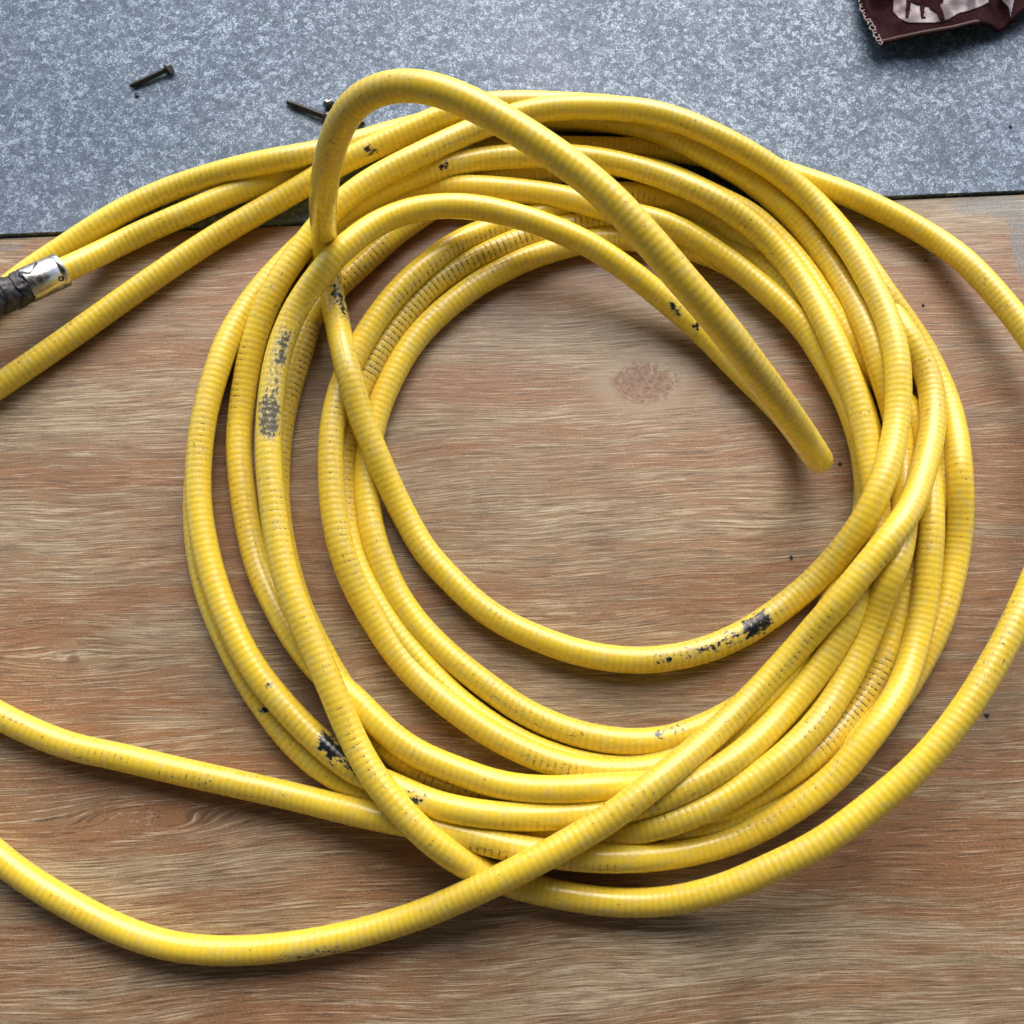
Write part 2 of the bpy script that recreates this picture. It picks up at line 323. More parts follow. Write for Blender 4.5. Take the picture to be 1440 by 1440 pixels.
def densify(run, step=9.0):
    P = []
    for lv, g, pts in run:
        for p in pts: P.append((p[0], p[1], lv, g, p[2] if len(p) > 2 else 0.0))
    P = np.array(P, float)
    n = len(P); E = np.vstack([2 * P[0] - P[1], P, 2 * P[-1] - P[-2]])
    out = []
    for i in range(n - 1):
        p0, p1, p2, p3 = E[i], E[i + 1], E[i + 2], E[i + 3]
        # centripetal Catmull-Rom on (x, y)
        t01 = max(np.linalg.norm((p1 - p0)[:2]), 1e-3) ** .5; t12 = max(np.linalg.norm((p2 - p1)[:2]), 1e-3) ** .5; t23 = max(np.linalg.norm((p3 - p2)[:2]), 1e-3) ** .5
        m1 = (p2 - p1 + t12 * ((p1 - p0) / t01 - (p2 - p0) / (t01 + t12)))
        m2 = (p2 - p1 + t12 * ((p3 - p2) / t23 - (p3 - p1) / (t12 + t23)))
        k = max(2, int(round(np.linalg.norm((p2 - p1)[:2]) / step)))
        if p1[4] > .03 and p2[4] > .03: k = max(k, int(abs(p2[4] - p1[4]) / .005) + 2)
        for j in range(k):
            t = j / k; t2, t3 = t * t, t ** 3
            q = (2 * t3 - 3 * t2 + 1) * p1 + (t3 - 2 * t2 + t) * m1 + (-2 * t3 + 3 * t2) * p2 + (t3 - t2) * m2
            q[2:] = p1[2:] * (1 - t) + p2[2:] * t
            out.append(q)
    out.append(P[-1]); return np.array(out)

def resample(A, D):
    """even arc length spacing of rows of A measured on the first three columns"""
    s = np.concatenate([[0], np.cumsum(np.linalg.norm(np.diff(A[:, :3], axis=0), axis=1))])
    n = max(4, int(s[-1] / D)); u = np.linspace(0, s[-1], n)
    return np.stack([np.interp(u, s, A[:, k]) for k in range(A.shape[1])], 1)
def smooth(A, it, fixed=True):
    A = A.copy()
    for _ in range(it):
        B = A.copy(); B[1:-1] = A[1:-1] * .5 + (A[:-2] + A[2:]) * .25; A = B
    return A

def settle(runs):
    rows = []
    for k, r in enumerate(runs):
        q = densify(r)
        z0 = np.maximum(q[:, 4], R); p3 = at(q[:, 0], q[:, 1], z0)
        A = resample(np.column_stack([p3, q[:, 2:]]), .0055)          # x y z level ghost zt
        A[:, :3] = smooth(A[:, :3], 6); A[:, 3] = smooth(A[:, 3:4], 8)[:, 0]; A[:, 5] = smooth(A[:, 5:6], 3)[:, 0]
        rows.append(np.column_stack([A, np.full(len(A), k), np.arange(len(A))]))
    S = np.vstack(rows); n = len(S)
    pix = to_px(S[:, :3]); rd = ray(pix[:, 0], pix[:, 1]); rd = rd / -rd[:, 2:3]
    lev, gh, zt, ch, ix = S[:, 3], S[:, 4], S[:, 5], S[:, 6], S[:, 7]
    fl = R + floor_z(S[:, 0], S[:, 1])
    tgt = np.maximum(fl, zt); z = tgt.copy()
    lvz = lev * .004
    pos = lambda z: CAM + rd * (CAM[2] - z)[:, None]
    seg = np.concatenate([[False], ch[1:] != ch[:-1]])
    brk = np.where(seg)[0]
    # strands push one another apart up and down (the cover gives a little), the hose's own stiffness spreads every rise
    zero_d = np.zeros(n); groups = [np.where(ch == k)[0] for k in range(len(runs))]
    K2 = 60.0
    def stiff_solve(z, passes):
        for m in groups:
            q = z[m]
            for _ in range(passes): q[1:-1] = .5 * q[1:-1] + .25 * (q[:-2] + q[2:])
            z[m] = q
        return z
    for it in range(360):
        if it % 15 == 0:
            p = pos(z)
            d2 = (p[:, None, 0] - p[None, :, 0]) ** 2 + (p[:, None, 1] - p[None, :, 1]) ** 2
            I, J = np.where(d2 < (2.15 * R) ** 2)
            ok = (I < J) & ~((ch[I] == ch[J]) & (np.abs(ix[I] - ix[J]) < 14)); I, J = I[ok], J[ok]
            swap = lev[I] > lev[J]; I, J = np.where(swap, J, I), np.where(swap, I, J)      # J lies over I
            rai = (zt[I] > .1) | (zt[J] > .1)
            up_is_I = rai & (zt[I] > zt[J]); I, J = np.where(up_is_I, J, I), np.where(up_is_I, I, J)
            req = np.sqrt(np.maximum((2 * R * .93 * np.minimum(gh[I], gh[J])) ** 2 - d2[I, J], 0))
            k_ = req > 0; I, J, req = I[k_], J[k_], req[k_]
        v = np.maximum(req - (z[J] - z[I]), 0)
        up, dn = np.zeros(n), np.zeros(n)
        np.maximum.at(up, J, v); np.maximum.at(dn, I, v)
        up = stiff_solve(up * 1.0, 3); dn = stiff_solve(dn * 1.0, 3)
        z = z + .38 * up - .30 * dn
        z = stiff_solve(z, PASS)
        g = GRAV
        z = z + (tgt - z) * np.clip(zt / .02, 0, 1) * .12
        z = np.where(z > tgt, np.maximum(z - g, tgt), z)
        z = np.maximum(z, fl)
    z = stiff_solve(z, 12); z = np.maximum(z, fl * .97)
    vv = np.maximum(req - (z[J] - z[I]), 0); settle.v = (vv, I, J)
    p = pos(z); out = []
    for k in range(len(runs)):
        q = p[ch == k]; q = smooth(q, 2); out.append(q)
    DBG = (p, z, lev, ch, to_px(p)); settle.dbg = DBG
    return out

def spline_fine(P, D):
    n = len(P); E = np.vstack([2 * P[0] - P[1], P, 2 * P[-1] - P[-2]]); out = []
    for t in (0, .25, .5, .75):
        p0, p1, p2, p3 = E[:n - 1], E[1:n], E[2:n + 1], E[3:n + 2]
        out.append(.5 * (2 * p1 + (p2 - p0) * t + (2 * p0 - 5 * p1 + 4 * p2 - p3) * t * t + (-p0 + 3 * p1 - 3 * p2 + p3) * t ** 3))
    F = np.stack(out, 1).reshape(-1, 3); F = np.vstack([F, P[-1:]])
    return resample(F, D)

def tube(P, rad, NS):
    T = np.gradient(P, axis=0); T /= np.linalg.norm(T, axis=1)[:, None]
    n = len(P); U = np.zeros((n, 3)); u = np.array([0, 0, 1.0]) - T[0] * T[0][2]; u /= np.linalg.norm(u); U[0] = u
    for i in range(1, n):
        u = u - T[i] * (u @ T[i]); u /= np.linalg.norm(u); U[i] = u
    V = np.cross(T, U); a = np.linspace(0, 2 * math.pi, NS, endpoint=False)
    N = U[:, None] * np.cos(a)[None, :, None] + V[:, None] * np.sin(a)[None, :, None]
    s = np.concatenate([[0], np.cumsum(np.linalg.norm(np.diff(P, axis=0), axis=1))])
    r = rad if np.ndim(rad) else np.full(n, rad)
    vert = P[:, None] + N * r[:, None, None]
    return vert, N, s, a

# marks worn or stuck on the yellow cover: (px, py, half length px, side dx, side dy (screen), angular tightness, strength, kind)
MARKS = [
 (467,1054,27, .2,-.2,2.2,1.05,'black'), (590,1122,20,-.1,.1,3.5,.72,'black'), (1059,882,27,.0,-.1,2.2,1.02,'black'), (1000,908,55,0,-.1,3,.52,'black'),
 (928,921,14,-.1,.1,5,.66,'black'), (500,1082,18,.1,0,3,.66,'black'),
 (370,590,40,.0,-.1,1.1,1.0,'grey'), (384,545,32,.1,0,2.0,.7,'grey'), (394,497,36,.15,0,3.2,.95,'grey'), (366,600,20,-.3,0,3,.6,'grey'),
 (955,428,16,0,0,5,.70,'black'), (518,204,12,0,0.1,6,.66,'black'), (975,466,8,0,0,8,.62,'black'),
 (466,425,50,.6,0,1.6,.66,'black'), (620,225,10,0,0,7,.6,'black'),
 (372,1000,10,0,0,6,.62,'black'), (383,965,8,.1,0,8,.6,'black'), (940,1028,34,0,-.7,6,.55,'black'), (440,1330,60,0,.8,2,.62,'grey'), (60,1040,130,0,.75,2.2,.5,'grey'),
]
GROOVES = [   # (px, py, half length px, side dx, dy, tightness, strength)
 (505,372,70,.1,0,1.0,1.0), (425,500,110,.75,.1,1.2,1.0), (400,600,120,.9,0,1.3,.8), (400,740,90,.9,0,2.2,.75),
 (600,385,120,.35,.35,1.6,.9), (690,322,60,.1,.6,2.2,1.1), (660,372,160,-.1,-.1,1.0,1.05), (560,455,100,.2,.2,1.1,1.1), (530,500,60,-.1,.3,1.2,1.1),
 (690,392,60,-.2,-.4,3.5,.8), (840,312,60,0,-.2,1.2,1.0), (475,560,60,.1,0,2.5,.9), (468,650,80,.1,0,3,.65), (490,660,120,.5,0,2,.8), (500,780,80,.5,0,2,.8),
 (1215,980,90,.0,0,1.0,1.05), (1175,1035,60,0,0,1.4,.9), (650,1108,110,0,.2,1.2,.85), (1236,1005,50,-.3,0,3,.7),
 (770,1078,60,-.1,.3,2.6,.85), (790,1082,40,0,.3,3,.8), (690,1115,40,0,.5,3.5,.7), (730,1145,60,0,.6,3.5,.75), (700,1200,60,0,.7,2.6,.9), (830,1210,60,0,.6,2.6,.8),
 (150,1052,60,.1,.1,6,.75), (85,1260,50,0,.1,6,.7), (260,1100,60,0,.4,4,.8), (330,1335,60,0,.1,7,.6), (490,1050,90,-.05,0,3.5,.85), (430,850,220,.15,0,4,.62), (387,700,90,.05,0,3.0,.75),
 (1305,755,50,-.1,0,5,.8), (1335,860,40,.1,0,6,.7), (1352,670,60,.3,0,5,.75), (275,620,80,.0,0,3.2,.75), (342,540,90,-.6,0,4,.9), (345,660,60,0,0,5,.5),
 (100,470,200,0,.1,3,.5), (40,540,60,0,.5,4,.7), (940,1165,200,0,0,3,.5), (1090,1150,90,-.2,-.2,4,.75), (1170,1095,60,-.2,-.2,4,.7),
 (970,1175,60,0,0,3,.6), (960,1150,60,0,-.3,4,.8), (910,250,60,0,-.6,3,.5), (890,275,50,0,.2,3,.9), (1150,440,100,.3,0,3,.55), (1020,1262,200,0,.1,3,.4),
 (385,420,60,0,0,3,.55), (1112,932,110,.15,.15,9,.95), (1150,890,50,.05,.1,9,.95), (1040,1000,60,.2,.1,9,.7), (1256,560,60,0,0,4,.6), (1290,520,60,.2,0,3.5,.6),
]

def hose_material():
    m = NT('yellow_pvc')
    at_ = m.n('ShaderNodeAttribute', attribute_name='tubeco'); co = at_.outputs['Vector']
    sp = m.n('ShaderNodeSeparateXYZ'); m.l(co, sp.inputs[0]); s = sp.outputs[0]
    black = m.n('ShaderNodeAttribute', attribute_name='black').outputs['Fac']
    grey = m.n('ShaderNodeAttribute', attribute_name='grey').outputs['Fac']
    groove = m.n('ShaderNodeAttribute', attribute_name='groove').outputs['Fac']
    ph = m.math('SINE', m.math('MULTIPLY', s, 2 * math.pi / .0049))               # +1 on a rib, -1 between two
    rib = m.math('MULTIPLY_ADD', ph, .5, .5)
    big = m.noise(m.scale(co, (9, 30, 30)), 1.0, 3, .5)
    mid = m.noise(m.scale(co, (120, 160, 160)), 1.0, 4, .6)
    fine = m.noise(m.scale(co, (700, 700, 700)), 1.0, 3, .6)
    tiny = m.noise(m.scale(co, (330, 430, 430), (3, 3, 3)), 1.0, 2, .6)
    Y0, Y1, Y2 = (.89, .665, .055), (.80, .595, .060), (.92, .75, .16)
    col = m.mix(m.ramp(big, .38, .62), Y0, Y1)
    col = m.mix(m.ramp(mid, .52, .72, 0, .5), col, Y2)
    # rib shading painted into the colour, partly the corrugation showing through as greener bands
    col = m.mix(m.math('MULTIPLY', m.math('SUBTRACT', 1.0, rib), m.ramp(big, .35, .65, .14, .44)), col, (.58, .42, .05))
    # grey bloom of rubbed-in dust
    col = m.mix(m.ramp(m.math('ADD', mid, m.math('MULTIPLY', fine, .35)), .66, .92, 0, .35), col, (.42, .38, .20))
    # sparse specks
    col = m.mix(m.ramp(m.math('ADD', tiny, m.math('MULTIPLY', m.math('SUBTRACT', big, .5), .30)), .68, .73, 0, .8), col, (.17, .12, .04))
    blot = m.noise(m.scale(co, (170, 210, 210), (4, 1, 2)), 1.0, 4, .7)
    col = m.mix(m.ramp(m.math('ADD', blot, m.math('MULTIPLY', m.math('SUBTRACT', big, .5), .35)), .665, .73, 0, .55), col, (.30, .22, .07))
    # dirt packed in the grooves
    gl = m.math('POWER', m.math('SUBTRACT', 1.0, rib), 4.0)
    gb = m.noise(m.scale(co, (12, 170, 170), (8, 2, 6)), 1.0, 2, .5)
    groove = m.math('MAXIMUM', groove, m.math('MULTIPLY', m.ramp(gb, .57, .68), m.ramp(big, .40, .60, .25, .80)))
    gn = m.noise(m.scale(co, (260, 520, 520), (1, 5, 5)), 1.0, 2, .6)
    gfac = m.ramp(m.math('MULTIPLY', m.math('MULTIPLY', gl, groove), m.math('ADD', m.math('MULTIPLY', gn, 2.0), -.36)), .40, .62, 0, .92)
    dust = m.math('MULTIPLY', m.ramp(groove, .5, 1.1, 0, .42), m.ramp(mid, .3, .6, .4, 1))
    col = m.mix(dust, col, (.40, .32, .13))
    col = m.mix(gfac, col, (.045, .028, .015))
    # grey rub
    rg = m.noise(m.scale(co, (260, 330, 330), (9, 1, 1)), 1.0, 5, .7)
    gf = m.ramp(m.math('ADD', grey, m.math('MULTIPLY', m.math('SUBTRACT', rg, .5), 2.6)), .62, .86, 0, .88)
    col = m.mix(m.ramp(m.math('ADD', grey, m.math('MULTIPLY', m.math('SUBTRACT', mid, .5), .8)), .3, .6, 0, .55), col, (.62, .52, .22))
    col = m.mix(gf, col, (.055, .065, .068))
    # black adhesive remains
    rb = m.noise(m.scale(co, (150, 210, 210), (2, 8, 1)), 1.0, 6, .72)
    bs = m.math('ADD', black, m.math('MULTIPLY', m.math('SUBTRACT', rb, .5), 3.2))
    halo = m.ramp(bs, .40, .56, 0, .6)
    bf = m.ramp(bs, .60, .66)
    col = m.mix(halo, col, (.50, .44, .22)); col = m.mix(bf, col, (.012, .014, .020))
    m.set(Base_Color=col, Roughness=m.math('ADD', m.ramp(mid, .3, .7, .20, .40), m.math('MULTIPLY', gfac, .35)), Specular_IOR_Level=.5)
    m.b.inputs['Coat Weight'].default_value = .35; m.b.inputs['Coat Roughness'].default_value = .2
    m.b.inputs['Subsurface Weight'].default_value = .35; m.b.inputs['Subsurface Radius'].default_value = (1, .7, .1); m.b.inputs['Subsurface Scale'].default_value = .004
    h = m.math('ADD', m.math('MULTIPLY', rib, 1.0), m.math('MULTIPLY', mid, .35))
    nb = m.bump(h, .45, .00028)
    m.set(Normal=m.bump(m.math('ADD', fine, m.math('MULTIPLY', bf, 1.2)), .25, .00022, nb))
    return m.m

hose_runs = settle([RUN, RUN_B])
hm = hose_material()
hose = empty('yellow_hose', tuple(at(560, 1180)))  # corrugated gas hose in a yellow PVC cover
tag(hose, 'long yellow ribbed hose coiled in loose overlapping loops, one loop raised, with black wear marks', 'hose')
hose_loc = np.array(hose.location)

fine_runs = [spline_fine(p, .0010) for p in hose_runs]
pxs = [to_px(f) for f in fine_runs]
def nearest(px, py):
    """topmost fine sample whose centre line passes close to that pixel"""
    best = None
    for k, q in enumerate(pxs):
        d = np.hypot(q[:, 0] - px, q[:, 1] - py); c = np.where(d < 17)[0]
        if len(c) == 0: continue
        sc = fine_runs[k][c, 2] * 1200 - d[c] * 1.2; i = c[np.argmax(sc)]
        if best is None or sc.max() > best[0]: best = (sc.max(), k, i)
    return best
NS = 22
wts = [dict(black=np.zeros((len(f), NS)), grey=np.zeros((len(f), NS)), groove=np.zeros((len(f), NS))) for f in fine_runs]
tubes = [tube(f, R, NS) for f in fine_runs]
def paint(px, py, hl, dx, dy, tight, st, kind):
    b = nearest(px, py)
    if b is None: print('no hose at', px, py); return
    _, k, i = b; V, N, s, a = tubes[k]
    P = fine_runs[k][i]; mpp = np.linalg.norm(P - CAM) * HT / 720
    c = CAM - P; c /= np.linalg.norm(c); dr = c + np.array([dx, -dy * ca, -dy * sa]) * 1.2
    T = fine_runs[k][min(i + 3, len(s) - 1)] - fine_runs[k][max(i - 3, 0)]; T /= np.linalg.norm(T)
    L = hl * mpp; j0, j1 = np.searchsorted(s, s[i] - 1.6 * L), np.searchsorted(s, s[i] + 1.6 * L)
    ds = (s[j0:j1] - s[i]) / L
    along = np.clip(1.25 - np.abs(ds) ** 2, 0, 1)[:, None]
    dr = dr - T * (dr @ T); dr /= np.linalg.norm(dr)
    # keep the same side of the tube while it turns
    fr = N[j0:j1]; d0 = fr @ dr
    ang = np.clip(d0, 0, 1) ** tight
    wts[k][kind][j0:j1] = np.maximum(wts[k][kind][j0:j1], along * ang * st)
for mk in MARKS: paint(*mk)
for g in GROOVES: paint(*g, 'groove')

def build_tube(name, k, parent):
    V, N, s, a = tubes[k]; n = len(s)
    verts = (V - hose_loc).reshape(-1, 3)
    i = np.arange(n - 1)[:, None]; j = np.arange(NS)[None, :]; j2 = (j + 1) % NS
    F = np.stack([i * NS + j, i * NS + j2, (i + 1) * NS + j2, (i + 1) * NS + j], -1).reshape(-1, 4)
    caps = [list(range(NS))[::-1], [(n - 1) * NS + q for q in range(NS)]]
    me = bpy.data.meshes.new(name)
    me.vertices.add(len(verts)); me.vertices.foreach_set('co', verts.astype(np.float32).ravel())
    nf = len(F) + 2
    li = np.concatenate([F.ravel(), np.array(caps[0]), np.array(caps[1])]).astype(np.int32)
    st = np.concatenate([np.arange(len(F)) * 4, [len(F) * 4, len(F) * 4 + NS]]).astype(np.int32)
    tot = np.concatenate([np.full(len(F), 4), [NS, NS]]).astype(np.int32)
    me.loops.add(len(li)); me.loops.foreach_set('vertex_index', li)
    me.polygons.add(nf); me.polygons.foreach_set('loop_start', st); me.polygons.foreach_set('loop_total', tot)
    me.update(calc_edges=True); me.validate()
    me.polygons.foreach_set('use_smooth', np.ones(nf, bool))
    co = np.zeros((n, NS, 3)); co[..., 0] = s[:, None] + k * 40; co[..., 1] = np.cos(a) * R; co[..., 2] = np.sin(a) * R
    at1 = me.attributes.new('tubeco', 'FLOAT_VECTOR', 'POINT'); at1.data.foreach_set('vector', co.astype(np.float32).ravel())
    for kind in ('black', 'grey', 'groove'):
        q = me.attributes.new(kind, 'FLOAT', 'POINT'); q.data.foreach_set('value', wts[k][kind].astype(np.float32).ravel())
    me.materials.append(hm)
    o = bpy.data.objects.new(name, me); C.objects.link(o); o.parent = parent
    return o
for k in range(len(fine_runs)): build_tube('hose_tube', k, hose)

# ------------------------------------------------------------------ end fitting: chromed collar and black tape
def lathe(name, A, B, prof, NSg, mat, parent, off=None, bumpf=None):
    """surface of revolution from A to B; prof = [(t, radius)]"""
    A, B = np.array(A), np.array(B); T = B - A; L = np.linalg.norm(T); T /= L
    u = np.array([0, 0, 1.0]) - T * T[2]; u /= np.linalg.norm(u); v = np.cross(T, u)
    vs, fs = [], []
    for (t, r) in prof:
        for q in range(NSg):
            a = 2 * math.pi * q / NSg; rr = r * (bumpf(t, a) if bumpf else 1)
            vs.append(A + T * L * t + (u * math.cos(a) + v * math.sin(a)) * rr - (off if off is not None else 0))
    for i in range(len(prof) - 1):
        for q in range(NSg):
            q2 = (q + 1) % NSg; fs.append((i * NSg + q, i * NSg + q2, (i + 1) * NSg + q2, (i + 1) * NSg + q))
    fs.append(tuple(range(NSg))[::-1]); fs.append(tuple((len(prof) - 1) * NSg + q for q in range(NSg)))
    return mesh_obj(name, vs, fs, mat, parent)
def simple(name, col, rough=.5, metal=0.0, nscale=0, namp=.15, bumpd=0, rough2=None):
    m = NT(name); c = m.n('ShaderNodeTexCoord').outputs['Object']
    if nscale:
        n = m.noise(c, nscale, 4, .6)
        base = m.mix(m.ramp(n, .35, .65), tuple(x * (1 - namp) for x in col), tuple(min(1, x * (1 + namp)) for x in col))
        m.set(Base_Color=base, Roughness=m.ramp(n, .3, .7, rough, rough2 if rough2 else rough))
        if bumpd: m.set(Normal=m.bump(n, .6, bumpd))
    else: m.set(Base_Color=col, Roughness=rough)
    m.set(Metallic=metal); return m.m
chrome = simple('chromed_brass', (.50, .49, .47), .22, 1.0, 190, .15, .00003, .38)
blackm = simple('black_hole', (.012, .011, .010), .6)
tape = simple('black_tape', (.018, .020, .026), .34, 0, 130, .5, .0012, .6)
f0 = fine_runs[0]; q = pxs[0]
def on_run(px): return f0[np.argmin(np.abs(q[:600, 0] - px))]
c1 = on_run(88); cdir = on_run(100) - on_run(70); cdir /= np.linalg.norm(cdir)
mp = np.linalg.norm(c1 - CAM) * HT / 720
lift = np.array([0, 0, .0012])
c1 = c1 + lift; c0 = c1 - cdir * 50 * mp
col_prof = [(0, .0118), (0, .0136), (.02, .0139), (.80, .0139), (.82, .0134), (.86, .0134), (.88, .0139), (.985, .0139), (1, .0136), (1, .0106), (.97, .0104)]
collar = lathe('metal_collar', c0, c1, col_prof, 48, chrome, hose, hose_loc)
# dark set-screw hole on the side that faces the camera
view = CAM - c1; view /= np.linalg.norm(view)
side = view + np.array([.0, -.75, 0]); side -= cdir * (side @ cdir); side /= np.linalg.norm(side)
hc = c1 - cdir * 11 * mp
lathe('set_screw', hc + side * .0134, hc + side * .01425, [(0, .0022), (1, .0022), (1, .0014), (.4, .0013)], 14, blackm, collar, hose_loc)
# tape wound on in overlapping turns
e1 = c0 + cdir * 10 * mp; e0 = c0 - cdir * 105 * mp
n = 140; tp = []
for i in range(n + 1): tp.append((i / n, .0124))
from mathutils import noise as mn
def tb(t, a):
    ph = (t * 6.3 + a / (2 * math.pi) * 1.0 + .35 * mn.noise(Vector((math.cos(a), math.sin(a), t * 9)))) % 1
    lump = mn.noise(Vector((math.cos(a) * 1.3, math.sin(a) * 1.3, t * 7))) * .13 + mn.noise(Vector((math.cos(a) * 4, math.sin(a) * 4, t * 22))) * .06
    return 1.02 + .085 * (1 - ph) + lump * (.4 if t < .02 or t > .98 else 1)
tapeo = lathe('black_tape_wrap', e0, e1, tp, 64, tape, hose, hose_loc, tb)
fl_ = []                                                                   # loose tape tail lifting off the top
for i in range(9):
    t = i / 8; base = c0 + cdir * (-8 + 26 * t) * mp
    up = view * (.0122 + .0028 * math.sin(t * 3)) + np.array([0, 1, 0]) * (.006 + .004 * t)
    for w_ in (0, 1): fl_.append(base + up + np.array([-.002, .004, .001]) * w_ * (1 + .5 * math.sin(i)) - hose_loc)
mesh_obj('tape_tail', fl_, [(2 * i, 2 * i + 1, 2 * i + 3, 2 * i + 2) for i in range(8)], tape, tapeo).modifiers.new('s', 'SOLIDIFY').thickness = .0003

# ------------------------------------------------------------------ screws on the steel plate
steel_d = simple('blackened_steel', (.045, .045, .045), .30, .9, 900, .4, .0001, .5)
steel_l = simple('bright_zinc_head', (.55, .53, .48), .25, 1.0, 700, .2, .0001, .4)
rubber = simple('rubber_washer', (.015, .015, .015), .6)
def screw(head_px, tip_px, label, washer=True, r=.0023):
    A = at(head_px[0], head_px[1], PLATE_Z + .0042); B = at(tip_px[0], tip_px[1], PLATE_Z + .0024)
    o = empty('loose_screw', tuple(A * [1, 1, 0] + [0, 0, PLATE_Z]))
    tag(o, label, 'screw', 'hex-head screws lying loose on the steel plate')
    off = np.array(o.location); T = B - A; L = np.linalg.norm(T); T = T / L
    pts = []; n = 110                                # thread ridges along the shank, drill point at the end
    for i in range(n + 1):
        t = i / n; rr = r * (1 + .20 * max(0, math.sin(t * L / .0014 * 2 * math.pi)) ** 1.5)
        if t > .86: rr = r * .82 * (1 - max(0, t - .95) / .05 * .9)
        pts.append((t, rr))
    lathe('shank', A, B, pts, 16, steel_d, o, off)
    A2 = A - T * .0048
    hd = lathe('hex_head', A2, A, [(0, .0028), (.08, .0036), (.82, .0036), (.84, .0050), (1, .0050)], 6, steel_l, o, off)
    for p in hd.data.polygons: p.use_smooth = False
    if washer: lathe('washer', A + T * .0002, A + T * .0022, [(0, .0040), (.3, .0047), (1, .0043)], 20, rubber, o, off)
    return o
screw((236,97), (182,122), 'dark hex-head screw lying alone on the steel plate, pale head pointing right')
screw((460,165), (402,143), 'dark screw with its drill point facing left, partly under the raised yellow loop')
screw((463,148), (514,175), 'screw crossing under the raised loop, pale head left of it, tip right')

# ------------------------------------------------------------------ folded rag, top right
cloth = NT('brown_towelling'); cc = cloth.n('ShaderNodeTexCoord').outputs['Object']
cn = cloth.noise(cc, 900, 3, .7); cn2 = cloth.noise(cc, 90, 4, .6)
cloth.set(Base_Color=cloth.mix(cloth.ramp(cn, .35, .7), (.016, .0045, .006), (.060, .020, .024)), Roughness=.95)
cloth.set(Normal=cloth.bump(cloth.math('ADD', cn, cn2), .9, .0012)); cloth.b.inputs['Specular IOR Level'].default_value = .1
whitec = NT('white_towel_print'); cc = whitec.n('ShaderNodeTexCoord').outputs['Object']
wn = whitec.noise(cc, 900, 3, .7); wn2 = whitec.noise(cc, 60, 3, .6)
whitec.set(Base_Color=whitec.mix(whitec.ramp(wn2, .4, .65), whitec.mix(whitec.ramp(wn, .3, .7), (.42, .36, .38), (.60, .55, .58)), (.24, .19, .20)), Roughness=.95)
whitec.set(Normal=whitec.bump(wn, .8, .0008))
threadm = simple('pale_thread', (.45, .36, .36), .8, 0, 500, .2)

rag = empty('folded_rag', tuple(at(1300, 10, PLATE_Z)))
tag(rag, 'dark brown towelling rag with white print and pale stitched edge, on the steel plate', 'rag')
ro = np.array(rag.location)
# bottom outline of the cloth in picture terms, its height there, then straight back away from the camera
EDGE = [(1206,-14,.004),(1210,10,.009),(1221,32,.013),(1236,60,.015),(1262,54,.017),(1300,46,.021),(1340,39,.024),(1372,31,.022),(1390,34,.016),(1404,44,.008),(1414,38,.010),(1424,26,.016),(1440,12,.018),(1462,6,.016),(1490,2,.012)]
def edge_pt(u):
    x = u * (len(EDGE) - 1); i = min(int(x), len(EDGE) - 2); t = x - i; a, b = np.array(EDGE[i]), np.array(EDGE[i + 1])
    return a * (1 - t) + b * t
def rag_top(u, v):
    e = edge_pt(u); P = at(e[0], e[1], PLATE_Z + e[2])
    x0 = at(1206, 0, 0)[0]
    back = np.array([.004 + .0 * u, .16, 0]) * v
    if u < .2: back = np.array([-.012 * (1 - u / .2), .16, 0]) * v + np.array([0, 0, 0])
    h = .004 * math.sin(u * 17 + v * 5) * min(1, v * 4) + .003 * math.sin(u * 41 + 1 + v * 9) * min(1, v * 3) + .010 * math.exp(-((u - .62 + v * .1) / .05) ** 2) * min(1, v * 5)
    q = P + back
    h += min(1, v * 7) * (.0055 * mn.noise(Vector((q[0] * 38, q[1] * 38, 1.0))) + .0028 * mn.noise(Vector((q[0] * 95, q[1] * 95, 4.0))))
    return q + np.array([0, 0, h + .003 * v])
NU, NV = 150, 60
vs = [rag_top(i / NU, j / NV) - ro for j in range(NV + 1) for i in range(NU + 1)]
fs = [(j * (NU + 1) + i, j * (NU + 1) + i + 1, (j + 1) * (NU + 1) + i + 1, (j + 1) * (NU + 1) + i) for j in range(NV) for i in range(NU)]
top = mesh_obj('cloth', vs, fs, cloth.m, rag); sd = top.modifiers.new('s', 'SOLIDIFY'); sd.thickness = .0028; sd.offset = -1
# lower fold resting on the plate
def rag_low(u, v):
    e = edge_pt(.10 + u * .86); P = at(e[0], e[1], PLATE_Z)
    zz = .002 + .008 * math.sin(math.pi * min(1, v * 1.5)) * .8
    return np.array([P[0], P[1] + .010 + .15 * v + .003 * math.sin(u * 20), PLATE_Z + zz])
vs = [rag_low(i / 60, j / 20) - ro for j in range(21) for i in range(61)]
fs = [(j * 61 + i, j * 61 + i + 1, (j + 1) * 61 + i + 1, (j + 1) * 61 + i) for j in range(20) for i in range(60)]
lowf = mesh_obj('lower_fold', vs, fs, cloth.m, rag); sd = lowf.modifiers.new('s', 'SOLIDIFY'); sd.thickness = .002; sd.offset = -1

